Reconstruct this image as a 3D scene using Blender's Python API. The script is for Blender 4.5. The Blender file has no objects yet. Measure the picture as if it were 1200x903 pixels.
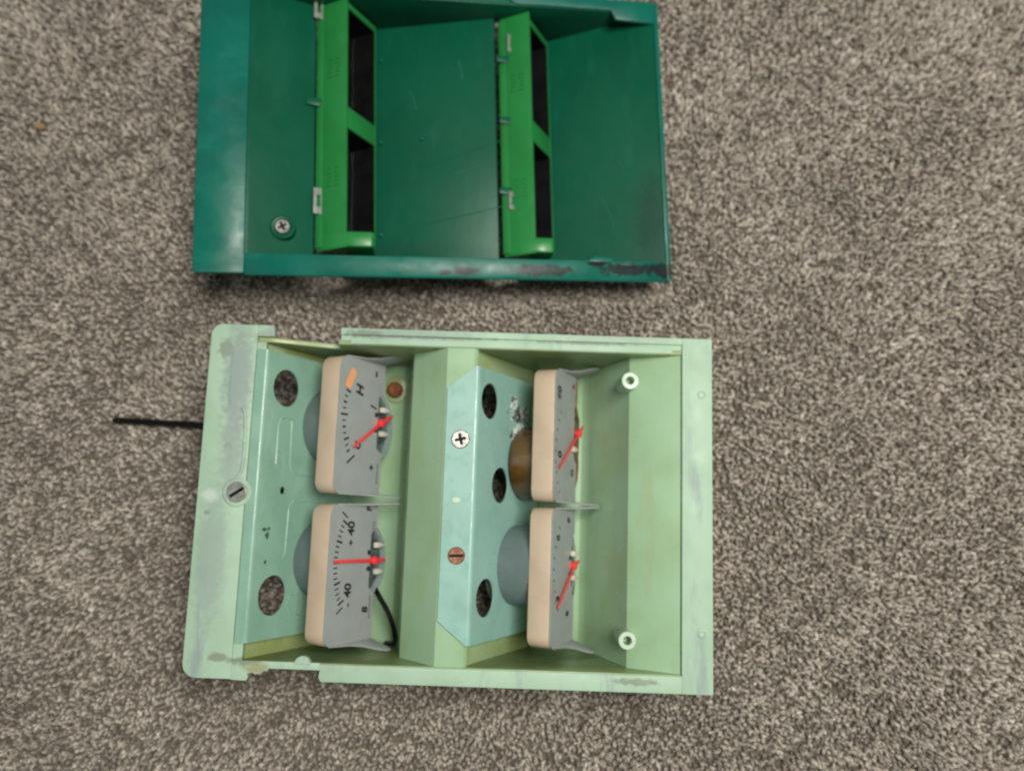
import bpy, bmesh, math, random
import numpy as np
from mathutils import Vector, Matrix

random.seed(7)
R = math.radians
S = 0.0004            # one working unit = 0.4 mm
FLOOR = 190.0         # carpet backing lies this far below the open rim of the pale case
scene = bpy.context.scene
col = scene.collection

# ------------------------------------------------------------------ camera, world, lamps, exposure
cam_data = bpy.data.cameras.new('camera')
cam = bpy.data.objects.new('camera', cam_data)
col.objects.link(cam)
cam.location = (0, 0, (960.55 + FLOOR) * S)
cam.rotation_euler = (R(8.5), 0, 0)
cam_data.sensor_width = 36
cam_data.lens = 28.5
cam_data.clip_start = 0.01
cam_data.clip_end = 50
cam_data.dof.use_dof = True
cam_data.dof.focus_distance = 0.345
cam_data.dof.aperture_fstop = 5.2
scene.camera = cam

world = bpy.data.worlds.new('World')
scene.world = world
world.use_nodes = True
wb = world.node_tree.nodes['Background']
wb.inputs[0].default_value = (0.92, 1.0, 0.96, 1)
wb.inputs[1].default_value = 0.17


def area(name, loc, target, size, power, color):
    d = bpy.data.lights.new(name, 'AREA')
    d.shape = 'DISK'
    d.size = size
    d.energy = power
    d.color = color
    o = bpy.data.objects.new(name, d)
    col.objects.link(o)
    o.location = loc
    o.rotation_euler = (Vector(target) - Vector(loc)).to_track_quat('-Z', 'Y').to_euler()
    return o


area('ceiling_lamp', (0.24, 0.13, 1.02), (0.03, 0.06, 0), 0.42, 11.4, (1.0, 0.97, 0.89))

vs = scene.view_settings
vs.view_transform = 'Standard'
vs.look = 'None'
vs.exposure = 0.0
vs.gamma = 1.0
vs.use_curve_mapping = False
scene.cycles.filter_width = 2.0
scene.cycles.max_bounces = 8

# ------------------------------------------------------------------ materials


def lin(c):
    return tuple(((v / 255) / 12.92 if v / 255 <= 0.04045 else ((v / 255 + 0.055) / 1.055) ** 2.4) for v in c) + (1,)


def material(name, color, rough=0.5, color2=None, scale=60.0, lo=0.4, hi=0.65, bump=0.0, bump_scale=400.0,
             metal=0.0, spec=0.5, scuff=None, scuff_amount=0.0, scuff_scale=(30, 220, 220), stains=(), rough_var=0.12,
             stain_color=(0.01, 0.012, 0.014, 1), coat=0.0, stain_amount=0.9):
    m = bpy.data.materials.new(name)
    m.use_nodes = True
    nt = m.node_tree
    N, L = nt.nodes, nt.links
    b = N['Principled BSDF']
    b.inputs['Metallic'].default_value = metal
    b.inputs['Specular IOR Level'].default_value = spec
    b.inputs['Coat Weight'].default_value = coat
    tc = N.new('ShaderNodeTexCoord')

    def noise(sc, detail=4.0, vec=None, rgh=0.55):
        n = N.new('ShaderNodeTexNoise')
        n.inputs['Scale'].default_value = sc
        n.inputs['Detail'].default_value = detail
        n.inputs['Roughness'].default_value = rgh
        L.new(vec if vec else tc.outputs['Object'], n.inputs['Vector'])
        return n.outputs['Fac']

    def ramp(fac, a, c, v0=0.0, v1=1.0):
        r = N.new('ShaderNodeMapRange')
        r.interpolation_type = 'SMOOTHSTEP'
        r.inputs['From Min'].default_value = a
        r.inputs['From Max'].default_value = c
        r.inputs['To Min'].default_value = v0
        r.inputs['To Max'].default_value = v1
        L.new(fac, r.inputs['Value'])
        return r.outputs['Result']

    def mix(fac, a, c):
        x = N.new('ShaderNodeMix')
        x.data_type = 'RGBA'
        L.new(fac, x.inputs['Factor'])
        for s, v in ((x.inputs['A'], a), (x.inputs['B'], c)):
            if isinstance(v, tuple):
                s.default_value = v
            else:
                L.new(v, s)
        return x.outputs['Result']

    c2 = color2 or tuple(v * 0.8 for v in color[:3]) + (1,)
    out = mix(ramp(noise(scale), lo, hi), color, c2)
    if scuff:
        mp = N.new('ShaderNodeMapping')
        mp.inputs['Scale'].default_value = scuff_scale
        L.new(tc.outputs['Object'], mp.inputs['Vector'])
        f = ramp(noise(1.0, 6.0, mp.outputs['Vector'], 0.62), 0.53, 0.70, 0.0, scuff_amount)
        out = mix(f, out, scuff)
    for (x, y, rx, ry, *more) in stains:                       # spilled / burnt patches with a ragged outline
        mp = N.new('ShaderNodeMapping')
        mp.inputs['Location'].default_value = (-x / rx, -y / ry, 0)
        mp.inputs['Scale'].default_value = (1 / (rx * S), 1 / (ry * S), 0)
        L.new(tc.outputs['Object'], mp.inputs['Vector'])
        ln = N.new('ShaderNodeVectorMath')
        ln.operation = 'LENGTH'
        L.new(mp.outputs['Vector'], ln.inputs[0])
        ad = N.new('ShaderNodeMath')
        ad.operation = 'MULTIPLY_ADD'
        L.new(noise(330.0, 5.0), ad.inputs[0])
        ad.inputs[1].default_value = 1.5
        L.new(ln.outputs['Value'], ad.inputs[2])
        out = mix(ramp(ad.outputs[0], 1.25, 1.75 if not more else 2.3, more[0] if more else stain_amount, 0.0), out, more[1] if len(more) > 1 else stain_color)
    L.new(out, b.inputs['Base Color'])
    L.new(ramp(noise(scale * 2.3), 0.3, 0.7, max(0.05, rough - rough_var), min(1, rough + rough_var)), b.inputs['Roughness'])
    if bump:
        bp = N.new('ShaderNodeBump')
        bp.inputs['Strength'].default_value = bump
        bp.inputs['Distance'].default_value = 0.0004
        L.new(noise(bump_scale, 5.0), bp.inputs['Height'])
        L.new(bp.outputs['Normal'], b.inputs['Normal'])
    return m


M = {}
M['mint'] = material('mint_plastic', (0.40, 0.60, 0.43, 1), 0.42, (0.36, 0.55, 0.36, 1), 28, bump=0.10, bump_scale=500,
                     scuff=(0.28, 0.36, 0.31, 1), scuff_amount=0.5, scuff_scale=(220, 22, 60))
M['mint_rim'] = material('worn_mint_plastic', (0.395, 0.555, 0.415, 1), 0.58, (0.36, 0.515, 0.375, 1), 40, bump=0.14, bump_scale=420, spec=0.35,
                         scuff=(0.29, 0.37, 0.35, 1), scuff_amount=0.95, scuff_scale=(75, 16, 90),
                         stains=((-283, 176, 12, 14), (-262, -182, 16, 6), (-232, -186, 22, 6), (215, -194, 34, 5), (-272, 60, 5, 5), (-40, 197, 120, 2.2), (150, 196, 70, 2.6), (-118, 199, 26, 6), (-290, -20, 6, 3), (-266, 140, 16, 70, 0.85, (0.25, 0.31, 0.29, 1)), (-266, 50, 13, 46, 0.7, (0.27, 0.33, 0.31, 1)),
                                 (-280, -70, 17, 75, 0.6, (0.28, 0.35, 0.33, 1)), (-288, 0, 9, 7, 0.6, (0.62, 0.72, 0.66, 1)), (-60, 200, 70, 6, 0.5, (0.26, 0.31, 0.30, 1)),
                                 (-235, 190, 14, 10, 0.5, (0.25, 0.28, 0.24, 1)), (-216, -193, 14, 6, 0.7, (0.30, 0.26, 0.13, 1)), (180, 201, 60, 6, 0.4, (0.28, 0.33, 0.32, 1))),
                         stain_color=(0.16, 0.16, 0.11, 1), stain_amount=0.6)
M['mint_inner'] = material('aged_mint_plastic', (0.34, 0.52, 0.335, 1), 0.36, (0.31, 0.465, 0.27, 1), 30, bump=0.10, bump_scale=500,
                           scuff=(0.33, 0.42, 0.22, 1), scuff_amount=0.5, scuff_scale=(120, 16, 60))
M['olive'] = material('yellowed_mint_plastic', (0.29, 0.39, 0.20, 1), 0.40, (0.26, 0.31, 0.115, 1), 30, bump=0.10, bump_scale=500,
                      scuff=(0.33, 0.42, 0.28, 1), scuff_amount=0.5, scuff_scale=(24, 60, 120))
M['teal'] = material('teal_painted_metal', (0.25, 0.43, 0.335, 1), 0.30, (0.215, 0.385, 0.295, 1), 45, bump=0.05, bump_scale=900,
                     scuff=(0.34, 0.52, 0.45, 1), scuff_amount=0.5, scuff_scale=(160, 30, 60))
M['aqua'] = material('aqua_painted_metal', (0.27, 0.475, 0.415, 1), 0.32, (0.24, 0.43, 0.37, 1), 45, bump=0.04, bump_scale=900,
                     scuff=(0.34, 0.55, 0.53, 1), scuff_amount=0.3, scuff_scale=(160, 30, 60))
M['green'] = material('dark_green_plastic', (0.002, 0.086, 0.045, 1), 0.38, (0.002, 0.075, 0.039, 1), 22, rough_var=0.04, bump=0.10, bump_scale=260,
                      scuff=(0.007, 0.110, 0.060, 1), scuff_amount=0.45, scuff_scale=(150, 34, 40), spec=0.26,
                      stains=((292, -120, 16, 55, 0.55, (0.003, 0.035, 0.022, 1)), (-215, 90, 18, 60, 0.3, (0.009, 0.11, 0.062, 1)), (20, 60, 50, 60, 0.25, (0.009, 0.105, 0.056, 1)),
                              (230, 20, 40, 70, 0.25, (0.009, 0.105, 0.056, 1)), (-60, -150, 60, 14, 0.35, (0.004, 0.05, 0.03, 1))))
M['green_rim'] = material('lit_green_rim_plastic', (0.003, 0.130, 0.094, 1), 0.36, (0.003, 0.106, 0.078, 1), 24, bump=0.12, bump_scale=300,  # brighter teal than the panels: light on the rim put into its colour
                          spec=0.3, scuff=(0.012, 0.19, 0.14, 1), scuff_amount=0.4, scuff_scale=(40, 90, 60),
                          stains=((5, -198, 10, 5), (32, -196, 17, 8), (130, -193, 55, 9), (250, -190, 55, 10), (300, -190, 26, 14),
                                  (208, -182, 20, 4)))
M['scratch'] = material('rubbed_green', (0.03, 0.17, 0.11, 1), 0.5)
M['lime'] = material('bright_green_plastic', (0.017, 0.215, 0.048, 1), 0.38, (0.015, 0.19, 0.040, 1), 40, bump=0.05, bump_scale=500)
M['lime_mark'] = material('moulded_mark_green', (0.010, 0.16, 0.030, 1), 0.5)
M['black'] = material('black_plastic', (0.003, 0.003, 0.0035, 1), 0.6, bump=0.05, spec=0.2)
M['dial'] = material('grey_dial_paint', (0.335, 0.355, 0.355, 1), 0.42, (0.31, 0.33, 0.33, 1), 70, bump=0.03, bump_scale=800)
M['dial_edge'] = material('rust_edged_dial_paint', (0.335, 0.355, 0.355, 1), 0.45, (0.30, 0.31, 0.30, 1), 70, bump=0.04, bump_scale=800,
                          stains=((70, 68, 8, 5), (84, 55, 6, 40)), stain_color=(0.20, 0.07, 0.02, 1))
M['beige'] = material('beige_plastic', (0.56, 0.44, 0.325, 1), 0.5, (0.51, 0.395, 0.285, 1), 60, bump=0.04, bump_scale=500)
M['can'] = material('blue_grey_can', (0.155, 0.205, 0.205, 1), 0.36, (0.135, 0.18, 0.18, 1), 60, bump=0.03, spec=0.5)
M['can_front'] = material('dark_movement_metal', (0.10, 0.135, 0.13, 1), 0.4, (0.05, 0.068, 0.066, 1), 220, lo=0.45, hi=0.55)
M['can_rim'] = material('bare_can_rim', (0.36, 0.43, 0.43, 1), 0.3, (0.28, 0.34, 0.34, 1), 120, metal=0.3)
M['brown'] = material('brown_can', (0.135, 0.068, 0.018, 1), 0.26, (0.085, 0.040, 0.011, 1), 60, bump=0.04, spec=0.6)
M['rust'] = material('rust', (0.24, 0.070, 0.018, 1), 0.8, (0.12, 0.035, 0.012, 1), 500, bump=0.5, bump_scale=1200)
M['rust_plate'] = material('rusty_back_plate', (0.10, 0.050, 0.018, 1), 0.7, (0.20, 0.16, 0.10, 1), 160, bump=0.4, bump_scale=1000)
M['red'] = material('red_pointer_paint', (0.86, 0.045, 0.050, 1), 0.45, (0.80, 0.06, 0.06, 1), 200)
M['ink'] = material('black_ink', (0.018, 0.02, 0.022, 1), 0.6)
M['orange'] = material('orange_ink', (0.90, 0.34, 0.10, 1), 0.6, (0.85, 0.40, 0.18, 1), 400)
M['steel'] = material('worn_steel', (0.52, 0.50, 0.47, 1), 0.35, (0.30, 0.28, 0.25, 1), 500, metal=0.75, bump=0.15, bump_scale=1500)
M['dull_steel'] = material('dull_steel', (0.30, 0.32, 0.30, 1), 0.5, (0.20, 0.21, 0.19, 1), 300, metal=0.4, bump=0.2, bump_scale=900)
M['flake'] = material('flaking_grey_metal', (0.52, 0.58, 0.55, 1), 0.5, (0.07, 0.085, 0.075, 1), 260, lo=0.47, hi=0.56, bump=0.3, bump_scale=900)
M['chip'] = material('dark_chipped_paint', (0.06, 0.09, 0.08, 1), 0.7)
M['copper'] = material('copper_screw', (0.28, 0.13, 0.07, 1), 0.45, (0.16, 0.06, 0.03, 1), 500, metal=0.5, bump=0.2, bump_scale=1500)
M['cream'] = material('cream_plastic', (0.66, 0.62, 0.52, 1), 0.5)
M['mint_boss'] = material('pale_mint_boss', (0.50, 0.66, 0.48, 1), 0.4)
M['rubber'] = material('black_cable', (0.004, 0.004, 0.005, 1), 0.2, rough_var=0.05)
M['glass'] = material('clear_window_plastic', (0.85, 0.87, 0.86, 1), 0.14, rough_var=0.06)
M['glass'].node_tree.nodes['Principled BSDF'].inputs['Transmission Weight'].default_value = 1.0
M['crumb'] = material('yellow_crumb', (0.33, 0.23, 0.09, 1), 0.8, (0.26, 0.17, 0.06, 1), 600, bump=0.4)

# ------------------------------------------------------------------ mesh helpers (all shapes in working units)


def tag(o, label=None, cat=None, group=None, kind=None):
    for k, v in (('label', label), ('category', cat), ('group', group), ('kind', kind)):
        if v:
            o[k] = v
    return o


class MB:
    def __init__(self):
        self.v, self.f = [], []

    def add(self, verts, faces):
        n = len(self.v)
        self.v += [tuple(p) for p in verts]
        self.f += [tuple(i + n for i in f) for f in faces]
        return self

    def bm(self, bm, bevel=0.0, seg=2, mat=None):
        if bevel:
            es = [e for e in bm.edges if len(e.link_faces) == 2 and e.calc_face_angle(0) > 0.6]
            bmesh.ops.bevel(bm, geom=es, offset=bevel, segments=seg, affect='EDGES', profile=0.5, clamp_overlap=True)
        if mat:
            bm.transform(mat)
        bm.verts.index_update()
        self.add([v.co[:] for v in bm.verts], [[v.index for v in f.verts] for f in bm.faces])
        bm.free()
        return self

    def box(self, a, b, bevel=0.0, mat=None, seg=2):
        bm = bmesh.new()
        bmesh.ops.create_cube(bm, size=1)
        for v in bm.verts:
            v.co = Vector([(a[i] + b[i]) / 2 + v.co[i] * (b[i] - a[i]) for i in range(3)])
        return self.bm(bm, bevel, seg, mat)

    def prism(self, poly, z0, z1, bevel=0.0, axis='z', mat=None, seg=2):
        """extrude a polygon; axis z: poly is (x,y); axis y: poly is (x,z), z0/z1 are y; axis x: poly is (y,z)"""
        bm = bmesh.new()

        def P(p, h):
            return {'z': (p[0], p[1], h), 'y': (p[0], h, p[1]), 'x': (h, p[0], p[1])}[axis]
        lo = [bm.verts.new(P(p, z0)) for p in poly]
        hi = [bm.verts.new(P(p, z1)) for p in poly]
        n = len(poly)
        bm.faces.new(lo[::-1])
        bm.faces.new(hi)
        for i in range(n):
            bm.faces.new((lo[i], lo[(i + 1) % n], hi[(i + 1) % n], hi[i]))
        bmesh.ops.recalc_face_normals(bm, faces=bm.faces)
        return self.bm(bm, bevel, seg, mat)

    def sheet(self, path, y0, y1, t, bevel=0.0):
        """bent sheet: polyline (x,z) with thickness t below it, extruded in y"""
        lower = []
        for i, p in enumerate(path):
            a = Vector(path[max(i - 1, 0)])
            c = Vector(path[min(i + 1, len(path) - 1)])
            d = (c - a).normalized()
            lower.append((p[0] + d.y * t, p[1] - d.x * t))
        return self.prism(list(path) + lower[::-1], y0, y1, bevel, 'y')

    def lathe(self, prof, n=32, center=(0, 0, 0), mat=None, cap0=True, cap1=True):
        """profile [(r,h)...] revolved round the local z axis"""
        bm = bmesh.new()
        rings = []
        for r, h in prof:
            rings.append([bm.verts.new((center[0] + r * math.cos(2 * math.pi * k / n), center[1] + r * math.sin(2 * math.pi * k / n),
                                        center[2] + h)) for k in range(n)])
        for a, b in zip(rings, rings[1:]):
            for k in range(n):
                bm.faces.new((a[k], a[(k + 1) % n], b[(k + 1) % n], b[k]))
        if cap0:
            bm.faces.new(rings[0][::-1])
        if cap1:
            bm.faces.new(rings[-1])
        bmesh.ops.recalc_face_normals(bm, faces=bm.faces)
        return self.bm(bm, 0, 1, mat)

    def tube(self, path, r, n=10):
        pts = [Vector(p) for p in path]
        rings = []
        for i, p in enumerate(pts):
            d = (pts[min(i + 1, len(pts) - 1)] - pts[max(i - 1, 0)]).normalized()
            u = d.cross(Vector((0, 0, 1)))
            if u.length < 1e-3:
                u = Vector((1, 0, 0))
            u.normalize()
            w = u.cross(d)
            rings.append([tuple(p + r * (u * math.cos(2 * math.pi * k / n) + w * math.sin(2 * math.pi * k / n))) for k in range(n)])
        base = len(self.v)
        self.v += [q for rg in rings for q in rg]
        for a in range(len(rings) - 1):
            for k in range(n):
                self.f.append((base + a * n + k, base + a * n + (k + 1) % n, base + (a + 1) * n + (k + 1) % n, base + (a + 1) * n + k))
        self.f.append(tuple(base + k for k in range(n))[::-1])
        self.f.append(tuple(base + (len(rings) - 1) * n + k for k in range(n)))
        return self

    def cut(self, loops, z0, z1, bevel=0.0, mat=None):
        """flat plate with holes: first loop outline, the rest holes"""
        cu = bpy.data.curves.new('tmp', 'CURVE')
        cu.dimensions = '2D'
        cu.fill_mode = 'BOTH'
        cu.extrude = (z1 - z0) / 2 - bevel
        cu.bevel_depth = bevel
        cu.offset = -bevel
        for lp in loops:
            sp = cu.splines.new('POLY')
            sp.points.add(len(lp) - 1)
            for q, p in zip(sp.points, lp):
                q.co = (p[0], p[1], 0, 1)
            sp.use_cyclic_u = True
        ob = bpy.data.objects.new('tmp', cu)
        me = ob.to_mesh()
        T = Matrix.Translation((0, 0, (z0 + z1) / 2))
        if mat:
            T = mat @ T
        self.add([(T @ v.co)[:] for v in me.vertices], [list(p.vertices) for p in me.polygons])
        ob.to_mesh_clear()
        bpy.data.objects.remove(ob)
        bpy.data.curves.remove(cu)
        return self

    def build(self, name, mat, parent=None, loc=(0, 0, 0), rot=(0, 0, 0), smooth=True, angle=35):
        me = bpy.data.meshes.new(name)
        me.from_pydata([(x * S, y * S, z * S) for x, y, z in self.v], [], self.f)
        bm = bmesh.new()
        bm.from_mesh(me)
        bmesh.ops.remove_doubles(bm, verts=bm.verts, dist=0.02 * S)
        bmesh.ops.recalc_face_normals(bm, faces=bm.faces)
        bm.to_mesh(me)
        bm.free()
        if smooth:
            me.polygons.foreach_set('use_smooth', [True] * len(me.polygons))
            me.set_sharp_from_angle(angle=R(angle))
        me.materials.append(M[mat])
        o = bpy.data.objects.new(name, me)
        col.objects.link(o)
        o.parent = parent
        o.location = [c * S for c in loc]
        o.rotation_euler = rot
        return o


def empty(name, loc, rot=(0, 0, 0)):
    o = bpy.data.objects.new(name, None)
    col.objects.link(o)
    o.empty_display_size = 0.02
    o.location = [c * S for c in loc]
    o.rotation_mode = 'XYZ'
    o.rotation_euler = rot
    return o


def circle(cx, cy, r, n=28, ry=None):
    return [(cx + r * math.cos(2 * math.pi * k / n), cy + (ry or r) * math.sin(2 * math.pi * k / n)) for k in range(n)]


def rrect(x0, y0, x1, y1, rs, n=6):
    """rounded rectangle; rs = radii at (x0,y0),(x1,y0),(x1,y1),(x0,y1)"""
    if not isinstance(rs, (tuple, list)):
        rs = (rs,) * 4
    out = []
    for (cx, cy, sx, sy, a0, r) in ((x0, y0, 1, 1, 180, rs[0]), (x1, y0, -1, 1, 270, rs[1]), (x1, y1, -1, -1, 0, rs[2]), (x0, y1, 1, -1, 90, rs[3])):
        if r <= 0:
            out.append((cx, cy))
            continue
        for k in range(n + 1):
            a = R(a0 + 90 * k / n)
            out.append((cx + sx * r + r * math.cos(a), cy + sy * r + r * math.sin(a)))
    return out


def text_mb(txt, size, x, y, z, rot, shear=0.0, thick=0.25):
    cu = bpy.data.curves.new('tmp', 'FONT')
    cu.body = txt
    cu.size = size
    cu.align_x = 'CENTER'
    cu.align_y = 'CENTER'
    cu.shear = shear
    cu.extrude = thick
    cu.offset = size * 0.032
    ob = bpy.data.objects.new('tmp', cu)
    me = ob.to_mesh()
    T = Matrix.Translation((x, y, z)) @ Matrix.Rotation(rot, 4, 'Z')
    out = [(T @ v.co)[:] for v in me.vertices], [list(p.vertices) for p in me.polygons]
    ob.to_mesh_clear()
    bpy.data.objects.remove(ob)
    bpy.data.curves.remove(cu)
    return out


def cross_screw(name, r, mat, parent, loc, rot=(0, 0, 0), spin=0.4, h=3.0, slot='cross'):
    mb = MB()
    mb.lathe([(r, -1), (r, h * 0.35), (r * 0.86, h * 0.62)], 24, cap1=False)
    mb.lathe([(r * 0.55, h * 0.2), (r * 0.05, h * 0.15)], 24, cap0=False)
    a, w = r * 0.62, r * 0.17
    cr = [(a, -w), (a, w), (w, w), (w, a), (-w, a), (-w, w), (-a, w), (-a, -w), (-w, -w), (-w, -a), (w, -a), (w, -w)] if slot == 'cross' else \
        [(r * .82, -w), (r * .82, w), (-r * .82, w), (-r * .82, -w)]
    c, s = math.cos(spin), math.sin(spin)
    cr = [(x * c - y * s, x * s + y * c) for x, y in cr]
    mb.cut([circle(0, 0, r * 0.9, 24), cr], h * 0.45, h * 0.75)
    o = mb.build(name, mat, parent, loc, rot)
    MB().cut([[(p[0] * 1.02, p[1] * 1.02) for p in cr]], h * 0.25, h * 0.40).build('screw_recess', 'black', o)
    return o


# ------------------------------------------------------------------ carpet
rng = np.random.default_rng(11)


def carpet_material():
    m = bpy.data.materials.new('carpet_yarn')
    m.use_nodes = True
    N, L = m.node_tree.nodes, m.node_tree.links
    b = N['Principled BSDF']
    b.inputs['Roughness'].default_value = 0.85
    b.inputs['Specular IOR Level'].default_value = 0.25
    at = N.new('ShaderNodeAttribute')
    at.attribute_name = 'yarn_tint_shade'
    cr = N.new('ShaderNodeValToRGB')
    e = cr.color_ramp.elements
    e[0].position, e[0].color = 0.0, (0.15, 0.123, 0.094, 1)
    e[1].position, e[1].color = 1.0, (0.80, 0.725, 0.64, 1)
    for p, c in ((0.25, (0.25, 0.217, 0.18, 1)), (0.6, (0.46, 0.408, 0.35, 1))):
        k = e.new(p)
        k.color = c
    L.new(at.outputs['Fac'], cr.inputs['Fac'])
    tc = N.new('ShaderNodeTexCoord')
    nz = N.new('ShaderNodeTexNoise')
    nz.inputs['Scale'].default_value = 2600
    nz.inputs['Detail'].default_value = 2
    L.new(tc.outputs['Object'], nz.inputs['Vector'])
    bp = N.new('ShaderNodeBump')
    bp.inputs['Strength'].default_value = 0.5
    bp.inputs['Distance'].default_value = 0.0003
    L.new(nz.outputs['Fac'], bp.inputs['Height'])
    L.new(bp.outputs['Normal'], b.inputs['Normal'])
    L.new(cr.outputs['Color'], b.inputs['Base Color'])
    return m


M['backing'] = material('carpet_backing', (0.12, 0.098, 0.078, 1), 0.9, (0.22, 0.185, 0.145, 1), 620, lo=0.42, hi=0.6, bump=0.6, bump_scale=900)
M['yarn'] = carpet_material()
g = MB().add([(-5000, -5000, 0), (5000, -5000, 0), (5000, 5000, 0), (-5000, 5000, 0)], [(0, 1, 2, 3)]).build('carpet', 'backing')
tag(g, 'grey brown speckled cut pile carpet', None, None, 'structure')

COVER_POS = (-95.7, 501.8, -65.5 + FLOOR)
COVER_ROT = (R(0.24), R(8.44), R(1.37))


def carpet_pile():
    sp = 4.3
    xs = np.arange(-860, 860, sp)
    ys = np.arange(-440, 850, sp)
    X, Y = np.meshgrid(xs, ys)
    X[1::2] += sp / 2
    n = X.size
    x = X.ravel() + rng.uniform(-2.2, 2.2, n)
    y = Y.ravel() + rng.uniform(-2.2, 2.2, n)
    # smooth random field gives the pile its brushed patches
    fx = 0.55 * np.sin(x * 0.013 + y * 0.007) + 0.5 * np.sin(y * 0.017 - x * 0.009 + 1.3)
    ang = fx * 1.6 + rng.normal(0, 1.3, n)
    lean = rng.uniform(0.5, 5.5, n)
    h = rng.uniform(9, 14, n)
    cells = rng.normal(0, 1, (160, 230))                      # neighbouring tufts of one yarn share a shade
    clump = np.clip(cells[((y + 500) / 8.5).astype(int) % 160, ((x + 900 + 0.3 * y) / 8.5).astype(int) % 230], -1.6, 1.6)
    jx, jy = x + 4 * np.sin(y * 0.31) , y + 4 * np.sin(x * 0.27)    # uneven little pits between the tufts, their shade put into the tint
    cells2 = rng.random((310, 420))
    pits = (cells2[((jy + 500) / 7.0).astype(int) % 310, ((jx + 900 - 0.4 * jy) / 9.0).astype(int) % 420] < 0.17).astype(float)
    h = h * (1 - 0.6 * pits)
    # pile pressed flat under the cover's resting edge
    press = (np.abs(x + 95.7) < 330) & (y > 290) & (y < 720)
    h = np.where(press, h * 0.35, h)
    r = rng.uniform(1.5, 2.6, n)
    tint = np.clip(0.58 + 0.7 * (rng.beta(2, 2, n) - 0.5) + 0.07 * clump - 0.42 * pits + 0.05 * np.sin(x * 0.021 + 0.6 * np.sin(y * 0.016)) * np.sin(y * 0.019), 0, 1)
    k = 4
    lv = [(0.0, 0.0, 0.85), (0.45, 0.25, 1.15), (0.85, 0.7, 1.0), (1.0, 1.05, 0.45)]   # height, lean, radius
    verts = np.zeros((n, len(lv) * k, 3), np.float32)
    phase = rng.uniform(0, 6.28, n)
    ca, sa = np.cos(ang), np.sin(ang)
    for li, (hz, ln, rr) in enumerate(lv):
        for q in range(k):
            a = phase + li * 0.5 + q * 2 * np.pi / k
            verts[:, li * k + q, 0] = x + ca * lean * ln + r * rr * np.cos(a)
            verts[:, li * k + q, 1] = y + sa * lean * ln + r * rr * np.sin(a)
            verts[:, li * k + q, 2] = h * hz
    nv = len(lv) * k
    fs = []
    for li in range(len(lv) - 1):
        for q in range(k):
            fs.append((li * k + q, li * k + (q + 1) % k, (li + 1) * k + (q + 1) % k, (li + 1) * k + q))
    fs.append(tuple((len(lv) - 1) * k + q for q in range(k)))
    fs = np.array(fs, np.int32)
    faces = (fs[None] + (np.arange(n, dtype=np.int32) * nv)[:, None, None]).reshape(-1)
    me = bpy.data.meshes.new('carpet_pile')
    me.vertices.add(n * nv)
    me.vertices.foreach_set('co', (verts * S).reshape(-1))
    nf = faces.size // 4
    me.loops.add(faces.size)
    me.loops.foreach_set('vertex_index', faces)
    me.polygons.add(nf)
    me.polygons.foreach_set('loop_start', np.arange(0, nf * 4, 4, dtype=np.int32))
    me.polygons.foreach_set('use_smooth', np.ones(nf, bool))
    me.update(calc_edges=True)
    at = me.attributes.new('yarn_tint_shade', 'FLOAT', 'POINT')
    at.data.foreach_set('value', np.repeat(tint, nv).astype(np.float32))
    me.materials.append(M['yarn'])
    o = bpy.data.objects.new('carpet_pile', me)
    col.objects.link(o)
    tag(o, 'short twisted grey brown carpet tufts', 'carpet', None, 'stuff')


carpet_pile()

# ------------------------------------------------------------------ pale green case with four gauges
case = empty('instrument_case', (-67.3, 4.1, FLOOR), (0, 0, R(-1.85)))
tag(case, 'open pale mint green instrument case holding four grey gauges on the carpet', 'instrument case')

TH = R(63)
ct, st = math.cos(TH), math.sin(TH)
XW = 303
hull = MB()
# flat rim: outline with the two broken notches
hull.prism([(-247, -206.4), (-229, -207), (-227, -203), (-228.5, -199), (-222, -198), (-219, -200), (-212, -198.5), (-209, -195.5), (-205.5, -196.5), (-203, -191), (-199, -190), (-196, -186), (-247, -187)], -8, -0.3, 0.4)
hull.prism([(-247, 192), (-226, 192), (-227.5, 206), (-247, 206.2)], -8, -0.3, 1.0)
hull.prism(rrect(-XW, -206, -246.5, 206, (16, 0, 0, 14)), -8, 0.0, 1.6)
hull.prism([(266.5, -206), (302, -206), (302.6, -204), (302.6, 204), (302, 206), (266.5, 206)], -8, 0.0, 1.2)
hull.prism([(-147, -201), (-144.5, -206), (267, -206), (267, -186.5), (-148.5, -186.5), (-146, -192)], -8, -0.4, 1.2)
hull.prism([(-146.5, 197.5), (267, 197.5), (267, 206), (-146.5, 206)], -8, -0.2, 1.4)
hull.prism([(-146, 185.7), (267, 185.7), (267, 198.5), (-146, 198.5)], -9, -3.2, 0.6)
hull.prism([(-134, 186.5), (255, 186.5), (255, 195.0), (-134, 195.0)], -6, -1.5, 1.0)
hull.prism([(-250, -185.6), (-236, -185.6), (-236, 185.6), (-250, 185.6)], -12, -3.4, 0.5)
# side walls follow the saw-tooth of the floor
low = [(-240, -8), (-160, -170), (-62, -170), (-50, -64), (-14, -22), (14, -22), (95, -170), (182, -170), (222, -44), (268, -12)]
wl = MB()
wl.prism([(-246, -3), (-226, -4), (-190, -20), (-150, -36), (-149, -3), (268, -3)] + low[::-1], 185.5, 191.5, 0.8, 'y')
wl.build('side_wall', 'olive', case, angle=30)
wl = MB()
wl.prism([(-246, -2), (268, -3)] + low[::-1], -192.5, -185.5, 0.8, 'y')
wl.build('side_wall', 'olive', case, angle=30)
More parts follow.
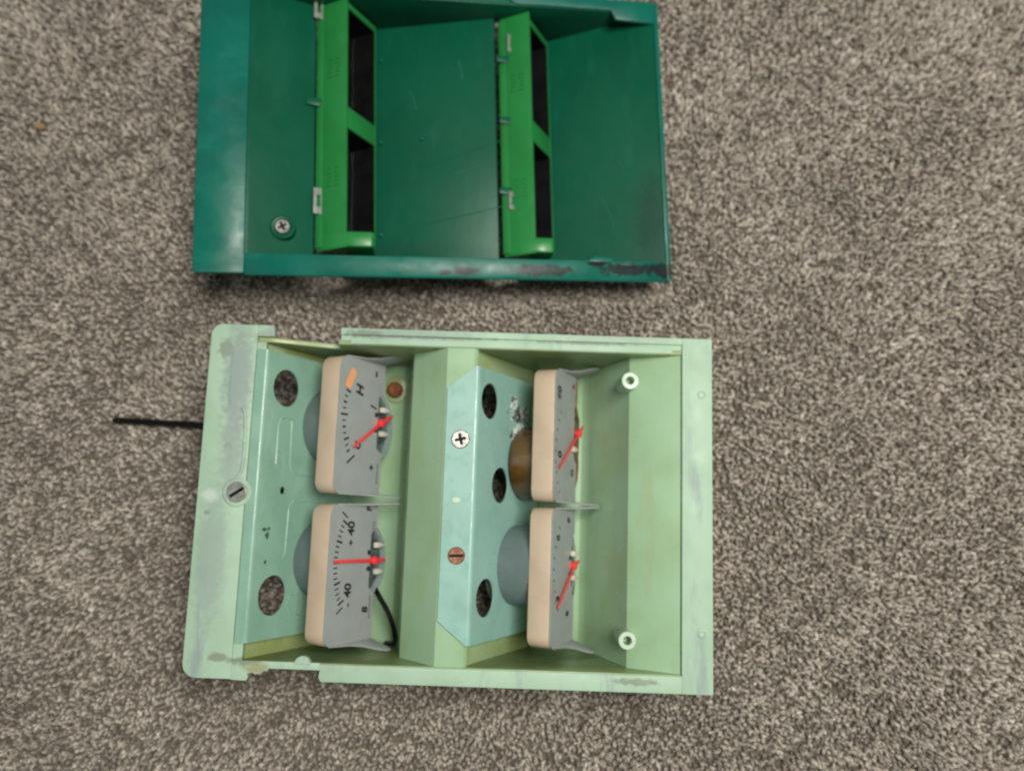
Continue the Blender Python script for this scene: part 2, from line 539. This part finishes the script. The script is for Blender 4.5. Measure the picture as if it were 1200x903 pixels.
# valleys, riser, ridge and the sloping front
MB().sheet([(-156, -158), (-140, -148), (-86, -146), (-76, -132), (-62, -50), (-16, -2), (16, -2), (21, -7)], -185.4, 185.4, 5, 0.5).build(
    'stepped_panel', 'mint_inner', case, angle=30)
MB().sheet([(98, -160), (112, -152), (160, -152), (170, -144), (208, -34), (266, -5)], -185.4, 185.4, 5, 0.5).build(
    'front_panel', 'mint_inner', case, angle=30)


def frame_strip(x0, y0, y1):
    a = (x0 - 4 * st, -6 - 4 * ct)
    MB().sheet([a, (a[0] + 172 * ct, a[1] - 172 * st)], y0, y1, 4, 0.4).build('plate_seat', 'olive', case, angle=30)


for y0, y1 in ((158, 185.4), (-185.4, -158)):
    frame_strip(20, y0, y1)
for y0, y1 in ((168, 185.4), (-185.4, -160)):
    frame_strip(-235, y0, y1)
# moulded details on the left flange
hull.lathe([(17, -1), (17, 1.0), (15.5, 2.0), (12.5, 2.0), (12, 0.2)], 28, (-256, 4.5, 0), cap0=False, cap1=False)
hull.tube([(-258, 22, 0), (-252.5, 30, 0.2), (-251.5, 45, 0.3), (-252, 80, 0.3), (-254, 98, 0.2), (-258, 106, 0)], 2.2, 8)
hull.tube([(-274, 172, -0.2), (-275, 150, 0), (-275, 118, 0), (-272, 108, -0.2)], 1.2, 6)
hull.prism([(-247, -193), (-146, -193.2), (-146, -185.2), (-247, -185.2)], -5, -0.9, 0.5)
hull.prism([(-166 + 9.5 * math.cos(R(18 * k)), -187.5 + 9.5 * math.sin(R(18 * k))) for k in range(11)], -8, 0.2, 0.6)
for yy in (137.5, -139):
    hull.lathe([(5.5, -1), (5.5, 0.6), (3.5, 1.4), (2.6, 0.4), (0.4, 0.3)], 18, (290, yy, 0), cap0=False)
housing = hull.build('housing', 'mint_rim', case, angle=30)

for yy in (154, -151):
    b = MB().lathe([(10.5, -64), (10.5, -13.2), (9.6, -12), (5.6, -12), (4.8, -13), (4.8, -34)], 28, (206, yy, 0), cap0=False).build('screw_boss', 'mint_boss', case)

# --- mounting plates
def slope_plate(name, mat, x0, lip, half0, half1, slen, holes, chamfer=0.0, lipz=0.6):
    mb = MB()
    if chamfer:
        lp = [(x0 - lip, -half0 + chamfer), (x0 - 1, -half0), (x0, -half0), (x0, half1), (x0 - 1, half1), (x0 - lip, half1 - chamfer)]
    else:
        lp = [(x0 - lip, -half0), (x0, -half0), (x0, half1), (x0 - lip, half1)]
    mb.cut([lp], lipz - 2.4, lipz)
    T = Matrix.Translation((x0, 0, lipz)) @ Matrix.Rotation(TH, 4, 'Y')
    # rounded bend
    for a in range(0, 5):
        pass
    prof = [(x0 - 0.2, lipz)]
    rb = 5.0
    bend = [(x0 + rb * math.sin(TH * k / 5), lipz - rb + rb * math.cos(TH * k / 5)) for k in range(6)]
    mb.sheet(bend, -half0, half1, 2.4)
    e = bend[-1]
    T = Matrix.Translation((e[0], 0, e[1])) @ Matrix.Rotation(TH, 4, 'Y')
    mb.cut([[(0, -half0), (slen, -half0), (slen, half1), (0, half1)]] + holes, -2.4, 0.0, 0, T)
    o = mb.build(name, mat, case, angle=25)
    return o, T


torn = [(104 + (6 + 2 * math.sin(5 * a)) * math.cos(a), 112 + (8 + 2 * math.sin(3 * a)) * math.sin(a))
        for a in [2 * math.pi * k / 18 for k in range(18)]]
plate1, T1 = slope_plate('mounting_plate', 'teal', -235, 10, 166, 176, 168,
                         [circle(33, 133.7, 23), circle(34, -115.5, 23.5), circle(39, 8.6, 4.8)])
plate1['label'] = 'teal sheet metal plate with two round holes and pressed ribs'
plate2, T2 = slope_plate('mounting_plate', 'aqua', 20, 34, 161, 163.5, 168,
                         [circle(27, 125, 22), circle(61, 24, 22), circle(32, -110, 22.5), torn], chamfer=27, lipz=1.6)
plate2['label'] = 'pale aqua sheet metal plate with clipped corners and three round holes'


def on_plate(T, pts, n=0.0):
    return [(T @ Vector((s, y, n)))[:] for s, y in pts]


ribs = MB()
ribs.tube(on_plate(T1, [(24, 40), (24, 88), (28, 96), (38, 99), (46, 95), (47, 88), (49, 40), (53, 32), (60, 29), (110, 28)], -0.6), 1.7, 8)
ribs.tube(on_plate(T1, [(110, -4), (60, -4), (54, -8), (52, -16), (51, -66), (46, -74)], -0.6), 1.7, 8)
ribs.tube(on_plate(T1, [(60, -128), (66, -118), (76, -116), (86, -120), (88, -132), (82, -142), (68, -142), (60, -128)], -0.9), 1.5, 8)
ribs.build('pressed_rib', 'teal', plate1)
for (s, y, a, b) in ((13, -38, 4.5, 2), (18, -45, 3.2, 4), (18, -76, 2.2, 2.2), (20, -37, 2, 2)):
    lp = [(s + a * (1 + .35 * math.sin(3 * q + s)) * math.cos(q), y + b * (1 + .3 * math.cos(4 * q)) * math.sin(q)) for q in [2 * math.pi * k / 12 for k in range(12)]]
    MB().cut([lp], 0.1, 0.35, 0, T1).build('paint_chip', 'chip', plate1)
# ragged metal flakes round the torn opening
fl = MB()
rf = random.Random(4)
for k in range(44):
    a = rf.uniform(0, 6.28)
    d_ = rf.uniform(6, 24)
    px_, py_ = 98 + d_ * 1.2 * math.cos(a), 110 + d_ * 1.15 * math.sin(a)
    lp = [(px_ + rf.uniform(3, 7.5) * math.cos(q), py_ + rf.uniform(3, 7) * math.sin(q)) for q in (0.2, 1.4, 2.5, 3.7, 4.9)]
    z_ = rf.uniform(0.2, 2.4)
    tl = Matrix.Translation((0, 0, z_)) @ Matrix.Translation((px_, py_, 0)) @ Matrix.Rotation(rf.uniform(-.5, .5), 4, 'X') @ Matrix.Rotation(rf.uniform(-.5, .5), 4, 'Y') @ Matrix.Translation((-px_, -py_, 0))
    fl.prism(lp, -0.4, 0.4, 0, 'z', T2 @ tl)
tag(fl.build('torn_metal', 'flake', plate2, angle=10), None, None, None, 'stuff')
cross_screw('screw', 11, 'steel', case, (4.1, 75.1, 1.6), spin=0.25, h=4)
cross_screw('screw', 10, 'copper', case, (4.8, -59.9, 1.6), spin=0.05, h=3.5, slot='slot')
MB().prism(circle(2.1, 3.9, 5, 10, 3), 1.3, 2.0).build('paint_chip', 'mint_boss', plate2)
cross_screw('screw', 11.5, 'dull_steel', case, (-256, 4.5, 0.2), spin=0.6, h=2.4, slot='slot')

# --- rusty screw and lug in the first valley, black lead
lug = MB().prism(rrect(-110, 134, -84, 172, 12), -146, -142.5, 0.6).build('lug', 'olive', case)
MB().lathe([(11, 0), (11, 4), (8, 8), (4, 9)], 20, (-98, 151, -142.4)).build('screw', 'rust', case)
pth = [(-104, -112, -104), (-96, -122, -96), (-86, -136, -92), (-79, -152, -94), (-76, -168, -104), (-80, -180, -125), (-92, -184, -140)]


def smooth(path, k=6):
    P = [Vector(p) for p in path]
    out = []
    for i in range(len(P) - 1):
        a, b, c, d = P[max(i - 1, 0)], P[i], P[i + 1], P[min(i + 2, len(P) - 1)]
        for j in range(k):
            t = j / k
            out.append(0.5 * ((2 * b) + (c - a) * t + (2 * a - 5 * b + 4 * c - d) * t * t + (3 * b - a - 3 * c + d) * t ** 3))
    out.append(P[-1])
    return out


MB().tube(smooth(pth), 3.4, 10).build('cable', 'rubber', case)

# --- gauges: local axes t (down the dial), y (across), n (out of the dial)


def ring_arc(cx, cy, r, a0, a1, w, z, n=24):
    v, f = [], []
    for k in range(n + 1):
        a = R(a0 + (a1 - a0) * k / n)
        for rr in (r - w / 2, r + w / 2):
            v.append((cx + rr * math.cos(a), cy + rr * math.sin(a), z))
    for k in range(n):
        f.append((2 * k, 2 * k + 1, 2 * k + 3, 2 * k + 2))
    return v, f


def gauge(label, origin, theta, w, h, yc, can_mat, can_t, can_y, can_r, can_len, tip, tail, pivot, prints, prongs, dial_mat='dial',
          hub=True, ear_k=1.0, outer=1):
    """yc = dial centre across; tip / tail / pivot are (t, y) relative to the dial centre"""
    hh = h / 2
    rot = (0, theta, 0)
    loc = (origin[0], yc, origin[1])
    py = pivot[1]
    # dial sheet with a cut-out in its lower edge round the movement
    nd = 11
    out = rrect(0, -hh, w, hh, (15, 1, 1, 15), 6)
    # lower edge (t = w) runs from y=-hh to y=hh: insert the cut-out
    i = max(k for k, p in enumerate(out) if p[1] < 0)
    out = out[:i + 1] + [(w, py - 40), (w - nd, py - 33), (w - nd, py + 33), (w, py + 40)] + out[i + 1:]
    dial = MB().cut([out], -1.2, 0.0)
    for s in (1, -1):         # folded ears, slightly flared, growing towards the lower edge
        ear = [(10, 0.2), (w * .5, 5), (w * .72, 12), (w * .9, 23), (w + 2, 28), (w + 10, 28), (w + 11, 22), (w + 4, 10), (w, 0.2)]
        T = Matrix.Translation((0, s * (hh - 0.8), -0.6)) @ Matrix.Rotation(-s * R(26 if s == outer else 5), 4, 'X')
        dial.prism([(a, b * ear_k) for a, b in ear], -1.1, 1.1, 0.5, 'y', T)
    g = dial.build('gauge', dial_mat, case, loc, rot, angle=30)
    g['label'] = label
    # translucent body behind the dial
    MB().prism(rrect(0.4, -hh + 0.4, w - 16, hh - 0.4, (15, 8, 8, 15), 7), -30, -1.5, 2.2).build('body', 'beige', g)
    over = 23 if dial_mat == 'dial_edge' else (17 if ear_k > 1 else -4)
    MB().prism([(w - 18, -hh + 6), (w - 2, -hh + 6), (w + over * .4, -hh + 14), (w + over * .3, -hh * .55), (w + over, -hh * .2), (w + over, hh * .35), (w + over * .3, hh * .6),
                (w + over * .5, hh - 12), (w - 2, hh - 6), (w - 18, hh - 6)], -16, -3.5, 0.8).build('back_plate', 'rust_plate' if ear_k > 1 else 'can_front', g)
    # can, its front flange and the movement
    c = (can_t, can_y, 0)
    MB().lathe([(can_r - 9, -can_len), (can_r - 3, -can_len + 1.5), (can_r, -can_len + 6), (can_r, -12)], 48, c, cap1=False).build('can', can_mat, g)
    MB().lathe([(can_r + 0.2, -14), (can_r + 1.0, -3.5), (can_r - 1.6, -2.2), (can_r - 5.0, -3.0), (can_r - 5.4, -8)], 48, c, cap0=False, cap1=False).build(
        'can_rim', 'rust' if can_mat == 'brown' else 'can_rim', g)
    mv = MB().lathe([(can_r - 5.5, -7.5), (6, -7.5)], 48, c, cap0=False)
    mv.box((pivot[0] - 10, py - 24, -7), (pivot[0] + 16, py - 18, -3.5), 0.6)
    mv.box((pivot[0] - 10, py + 18, -7), (pivot[0] + 16, py + 24, -3.5), 0.6)
    mv.lathe([(13, -7), (13, -4), (11, -3)], 24, (pivot[0], py, 0))
    mv.build('movement', 'can_front' if can_mat != 'brown' else 'rust', g)
    for (t0, t1, y) in prongs:
        MB().prism([(t0, y - 3.2), (t0 + 5, y - 3.6), (t1, y - 1.2), (t1, y + 1.2), (t0 + 5, y + 3.6), (t0, y + 3.2)], 0.3, 5.5, 0.7).build('prong', 'cream', g)
    if hub:
        for s in (-1, 1):
            MB().lathe([(3.2, 0), (3.2, 1.0), (2.4, 1.4)], 14, (pivot[0] - 7, py + s * 10, 0)).build('pivot_screw', 'ink', g)
    # pointer
    a = Vector(tip)
    b = Vector(tail)
    p = Vector(pivot)
    d = (a - p).normalized()
    nrm = Vector((-d.y, d.x))
    d2 = (b - p).normalized()
    n2 = Vector((-d2.y, d2.x))
    pt = MB()
    poly = [a + nrm * 2.0, p + nrm * 3.2, p + nrm * 3.2 + d * 12, ]
    pt.prism([tuple(q) for q in (a + nrm * 1.7, p + nrm * 2.3, p - nrm * 2.3, a - nrm * 1.7)], 3.2, 4.8, 0.4)
    pt.prism([tuple(q) for q in (p + n2 * 3.0, b + n2 * 2.0, b - n2 * 2.0, p - n2 * 3.0)], 3.0, 5.0, 0.4)
    pt.prism([tuple(q) for q in (p + d * 11, p + nrm * 6 , p - d * 5, p - nrm * 6)], 3.1, 5.2, 0.8)
    pt.lathe([(5, 0), (5, 6.2), (3.5, 7.2)], 16, (p.x, p.y, 0))
    pt.build('pointer', 'red', g)
    for nm, mt, mb in prints:
        mb.build(nm, mt, g, smooth=False)
    return g


def tick(mb, cx, cy, ang, r0, r1, w, z=0.45):
    c, s = math.cos(R(ang)), math.sin(R(ang))
    v = []
    for rr, ww in ((r0, -w / 2), (r0, w / 2), (r1, w / 2), (r1, -w / 2)):
        v.append((cx + rr * c - ww * s, cy + rr * s + ww * c, z))
    mb.add(v, [(0, 1, 2, 3)])


UP = R(90)     # the dial's reading direction: its top is at t = 0, its right is +y
A1 = (-146, -12)

# gauge with H and the orange sector (dial centre y = 91.5)
pr = MB()
for k in range(11):
    a = 180 - 17 + 46 * k / 10
    tick(pr, 106, 14, a, 92 if k % 4 else 88, 98 if k != 4 else 101, 1.8 if k % 2 else 2.6)
tick(pr, 106, 14, 180 + 36, 86, 104, 2.6)
pr.add(*text_mb('H', 19, 40, 44, 0.4, UP, 0.25))
pr.add(*text_mb('C', 14, 42, -25, 0.4, UP, 0.2))
pr.add(*text_mb('-', 22, 70, 70, 0.4, UP))
pr.add(*text_mb('+', 14, 72, -50, 0.4, UP))
pr.add(*text_mb('/', 17, 70, 27, 0.4, UP))
for k in range(8):
    pr.add(*text_mb('-', 8, 84, -46 - 3.2 * k, 0.4, 0))
og = MB()
og.add(*ring_arc(108, 14, 98, 146, 161.5, 11, 0.4, 12))
G1 = gauge('gauge with an H, an orange sector and a red pointer aslant', A1, TH, 91, 170, 91.5, 'can', 67, 2, 50, 74,
           (29, -27), (106, 19), (83, 8), [('printed_scale', 'ink', pr), ('orange_sector', 'orange', og)], [(82, 98, 25), (82, 97, -6)])

# gauge reading +40 to -40, pointer at its middle (dial centre y = -88.5)
pr = MB()
for k in range(17):
    a = 180 - 29 + 58 * k / 16
    tick(pr, 112, 14, a, 96 if k % 4 else 92, 103, 1.7 if k % 4 else 2.6)
tick(pr, 112, 14, 180 - 33, 97, 110, 2.0)
tick(pr, 112, 14, 180 + 33, 97, 110, 2.0)
pr.add(*text_mb('40', 17, 39, 54, 0.4, UP, 0.05))
pr.add(*text_mb('+', 13, 40, 37, 0.4, UP))
pr.add(*text_mb('40', 17, 39, -20, 0.4, UP, 0.05))
pr.add(*text_mb('-', 13, 40, -37, 0.4, UP))
pr.add(*text_mb('F', 14, 73, 78, 0.4, UP, 0.1))
pr.add(*text_mb('8', 15, 75, -46, 0.4, UP, 0.1))
for k in range(9):
    pr.add(*text_mb('-', 9, 84, 62 - 3.6 * k, 0.4, 0))
    pr.add(*text_mb('-', 8, 84, -30 - 3.2 * k, 0.4, 0))
G2 = gauge('gauge marked plus 40 and minus 40 with its red pointer at the middle', A1, TH, 91, 167, -88.5, 'can', 67, 13, 50, 74,
           (6, 16), (107, 14), (84, 14), [('printed_scale', 'ink', pr)], [(85, 101, 33), (87, 102, 0)], outer=-1)

# rust-edged gauge in front of the brown can (dial centre y = 86)
A2 = (117, -25)
TH2 = R(68)
pr = MB()
pr.add(*text_mb('60', 17, 14, 52, 0.4, UP, 0.1))
pr.add(*text_mb('0', 17, 20, -24, 0.4, UP, 0.1))
pr.add(*text_mb('O', 12, 70, -44, 0.4, UP))
for k in range(9):
    tick(pr, 80, -20, 180 - 40 + 80 * k / 8, 74, 79, 1.4)
G3 = gauge('gauge with rusty edge in front of a brown can', A2, TH2, 87, 165, 87.5, 'brown', 60, -33, 47, 67,
           (10, -40), (101, 19), (84, 8), [('printed_scale', 'ink', pr)], [(62, 80, -14)], 'dial_edge', hub=False, ear_k=1.12, outer=1)

# plain gauge in front of the long blue-grey can (dial centre y = -83)
pr = MB()
pr.add(*text_mb('0', 14, 22, 47, 0.4, UP))
pr.add(*text_mb('5', 14, 24, -25, 0.4, UP))
pr.add(*text_mb('F', 15, 62, 68, 0.4, UP))
pr.add(*text_mb('E', 13, 62, -47, 0.4, UP))
for k in range(9):
    tick(pr, 84, 10, 180 - 40 + 80 * k / 8, 74, 79, 1.4)
G4 = gauge('gauge in front of a long blue grey can with its pointer low', A2, TH2, 87, 166, -84.5, 'can', 52, 9.5, 50, 92,
           (15, -35), (94, 16), (76, 11), [('printed_scale', 'ink', pr)], [(70, 98, 26), (72, 98, -4)], ear_k=1.12, outer=-1)

# ------------------------------------------------------------------ dark green cover lying on its face
cover = empty('instrument_cover', COVER_POS, COVER_ROT)
tag(cover, 'dark green plastic cover lying face down with two bright green window frames', 'cover')
CX = 313
h = MB()
h.prism(rrect(-CX, -205, -250, 205, (5, 0, 0, 5)), -7, 0.6, 2.5)
h.prism([(306, -205), (CX - 3, -205), (CX, -202), (CX, 202), (CX - 3, 205), (306, 205)], -7, 0, 1.2)
h.prism([(-178.5, 0), (-179.5, -7), (-203, -9), (-205.5, -8), (-205.5, -5), (-203, -3.6)], -250.5, 306.5, 0.8, 'x')
h.prism([(-250.5, 198), (96, 198), (108, 191), (243, 191), (250, 177), (306.5, 174), (306.5, 207), (-250.5, 209)], -7, -0.2, 1.2)
# skirts under the rim (outer faces of the moulding)
lowc = [(-255, -12), (-180, -48), (-128, -100), (-100, -100), (84, -50), (118, -100), (150, -100), (CX - 4, -14)]
h.prism([(-255, -5), (CX - 4, -5)] + lowc[::-1], 195, 199, 1.0, 'y')
h.prism([(-255, -5), (CX - 4, -5)] + lowc[::-1], -183, -179.5, 1.0, 'y')
h.prism([(-CX + 2, -5), (-CX + 6, -5), (-CX + 14, -26), (-CX + 10, -26)], -200, 200, 0.8, 'y')
h.prism([(-256, -5), (-250, -5), (-244, -160), (-250, -160)], -150, 170, 0.8, 'y')
h.prism([(CX - 6.5, -4), (CX - 0.5, -4), (CX - 0.5, -24), (CX - 6.5, -20)], -204, 204, 0.8, 'y')
h.build('rim', 'green_rim', cover, angle=30)
pn = MB()
pn.sheet([(-251, -2.5), (-246, -5), (-169, -37.5), (-168, -42)], -182, 191, 4, 0.5)
pn.sheet([(-122, -98), (-104, -92), (-86, -84), (80, -39), (82, -44)], -182, 191, 4, 0.5)
pn.sheet([(132, -98), (146, -96), (166, -90), (307, -2.5)], -182, 191, 4, 0.5)
# sloping top wall seen at the upper end
for x0, x1 in ((-180, -84), (84, 168)):
    pass
pn.prism([(-250, -4), (306, -4), (306, -8), (170, -100), (130, -100), (92, -46), (-84, -92), (-122, -100), (-176, -44)], 190, 195, 0.5, 'y')
pn.build('panel', 'green', cover, angle=30)
# faint moulding lines on the middle panel
for (x0, y0, x1, y1) in ((-20, -28, 86, 4), (-15, 96, 86, 122), (-20, -112, 86, -92)):
    za = lambda x: -84 + (x + 86) / 174 * 47
    MB().tube([(x0, y0, za(x0) - .5), (x1, y1, za(x1) - .5)], 1.0, 6).build('moulding_line', 'green', cover)

for (x0, y0, x1, y1, zz) in ((232, -70, 246, -118, 0), (255, -20, 262, -44, 0), (30, 130, 34, 100, 1), (20, -40, 58, -30, 1), (-40, 90, -30, 60, 1)):
    f_ = (lambda x: -90 + (x - 166) / 141 * 87.5) if not zz else (lambda x: -84 + (x + 86) / 166 * 45)
    MB().tube([(x0, y0, f_(x0) - .35), ((x0 + x1) / 2 + 2, (y0 + y1) / 2, f_((x0 + x1) / 2 + 2) - .35), (x1, y1, f_(x1) - .35)], 0.7, 5).build('scratch', 'scratch', cover)
FT = R(57)


def bezel(x0, y_top, y_div, y_bot, label, reach=36):
    """bright green double window frame; local axes t down the slope, y, n out of the window"""
    rot = (0, FT, 0)
    loc = (x0, 0, -14)
    W = 71
    fr = MB()
    fr.box((0, y_bot - 22, -46), (5, 203 if y_top > 175 else 189, 0), 0.8)                     # upper long wall (its outer face shows)
    fr.box((W - 1.6, y_bot - 4, -40), (W, y_top + 8, 0), 0.3)                   # lower long wall
    fr.box((0.2, y_top, -46), (W, y_top + 8, -0.2), 0.8)                        # far end wall
    fr.box((0.2, y_div - 15, -30), (W - 1, y_div + 15, -0.6), 1.2)              # divider
    fr.build_args = None
    o = fr.build('window_frame', 'lime', cover, loc, rot, angle=30)
    # near end block with its level top, in the cover's own axes
    e = MB()
    e.prism([(0, 0), (reach, 0), (reach + 2, -4), (reach + 2, -56), (-36, -26), (-34, -20)], y_bot - 21, y_bot, 3.0, 'y')
    e.build('end_block', 'lime', o, rot=(0, -FT, 0))
    # ledge along the base of the long wall
    MB().box((-2.6, y_bot - 18, -47), (-0.2, y_top + 12, -36), 0.8).build('ledge', 'lime', o)
    # black inner trim of both openings
    for a, b in ((y_bot + 0.5, y_div - 15.5), (y_div + 15.5, y_top - 0.5)):
        tr = MB()
        tr.cut([[(5.2, a), (W - 1.8, a), (W - 1.8, b), (5.2, b)], rrect(8, a + 5, W - 10, b - 5, 6)], -44, -40)
        tr.box((5.2, a, -40), (6.4, b, -2.0))
        tr.box((W - 3.0, a, -40), (W - 1.8, b, -1.0))
        tr.box((6.6, a, -40), (W - 4.6, a + 1.2, -2.0))
        tr.box((6.6, b - 1.2, -40), (W - 4.6, b, -2.0))
        tr.build('window_trim', 'black', o)
        MB().box((6.6, a + 1.4, -39.5), (W - 3.2, b - 1.4, -37.5)).build('window_pane', 'glass', o)
    # moulded characters on the outer face of the long wall
    for yy in (y_div + 74, y_div - 82):
        mk = MB()
        for r_ in range(2):
            for k in range(5):
                s_ = -14 - 12 * r_
                mk.box((-0.35, yy - 14 + 6 * k, s_ - 4.2), (0.2, yy - 14 + 6 * k + 1.4, s_ + 4.2))
                mk.box((-0.35, yy - 14 + 6 * k + 1.2, s_ - 4.2 + 3 * (k % 3)), (0.2, yy - 14 + 6 * k + 3.6, s_ - 2.8 + 3 * (k % 3)))
        mk.build('moulded_mark', 'lime_mark', o)
    return o


bezel(-126, 179, 20, -141, 'bright green double window frame')
bezel(127, 172, 13, -143, 'bright green double window frame', 25)
# grey clips and green lugs along the frames
for (x, y, hy) in ((-164, -95, 18), (-166, 184, 16), (99, -86, 13), (102, 148, 13)):
    c = MB().cut([[(-5, -hy), (7, -hy), (7, hy), (-5, hy)], [(-0.5, -hy * .45), (4.5, -hy * .45), (4.5, hy * .45), (-0.5, hy * .45)]], -1, 1.5, 0.3)
    c.build('clip', 'dull_steel', cover, (x, y, -31), (0, R(22), 0))
for (x, y) in ((-166, 46), (98, 32), (96, 124), (96, -72)):
    MB().prism([(-14, -4), (4, -6), (7, -4), (7, 4), (4, 6), (-14, 4)], -2, 2, 0.8).build('lug', 'green', cover, (x, y, -33), (0, R(8), 0))
# screw in its boss
MB().lathe([(16, -26), (16, -14), (13.5, -12.5), (11, -13)], 28, (-205.5, -138, 0), cap1=False).build('screw_boss', 'green', cover)
cross_screw('screw', 9.5, 'dull_steel', cover, (-205.5, -138, -13.5), spin=0.5, h=4)
# little moulded pips
for (x, y, z) in ((-80, 138, -80), (-80, 13, -80), (-80, -124, -80), (-23, 15, -66), (100, 6, -36)):
    MB().lathe([(2.6, -3), (2.6, 2), (1.4, 3.4)], 12).build('moulded_pip', 'green_rim', cover, (x, y, z))
# chipped ledge at the near right corner
for (x0, x1, y) in ((196, 232, -177), (238, 268, -182)):
    MB().prism([(x0, y - 3), (x1 - 4, y - 5), (x1, y + 1), (x0 + 10, y + 4)], 0.2, 2.6, 0.5).build('broken_chip', 'green_rim', cover)

# ------------------------------------------------------------------ loose things on the carpet
Z = 16
rod = MB()
hp = [(0, -3.0, 0), (-60, -3.0, 0.4), (-112, -3.0, 0.8), (-121, -3.6, 0.8), (-126, -2.2, 0.8), (-128, 0, 0.8), (-126, 2.2, 0.8), (-121, 3.6, 0.8), (-112, 3.0, 0.8),
      (-60, 3.0, 0.4), (0, 3.0, 0), (30, 3.0, 0)]
rod.tube(smooth([(a, b * 0.8, c) for a, b, c in [(30, -3.0, 0)] + hp], 4), 2.35, 10)
o = rod.build('folded_cord', 'rubber', None, (-432, 113, Z), (0, 0, R(-3.2)))
tag(o, 'thin black folded cord sticking out from under the pale case', 'cord')

cm = MB()
bm = bmesh.new()
bmesh.ops.create_icosphere(bm, subdivisions=2, radius=1)
for v in bm.verts:
    k = 1 + 0.22 * math.sin(5 * v.co.x + 3 * v.co.y) * math.cos(4 * v.co.z + 2 * v.co.x)
    v.co = Vector((v.co.x * 7.5 * k, v.co.y * 5 * k, v.co.z * 4 * k))
cm.bm(bm)
o = cm.build('crumb', 'crumb', None, (-700, 558, 17))
tag(o, 'tiny yellowish crumb lying in the carpet pile', 'crumb')
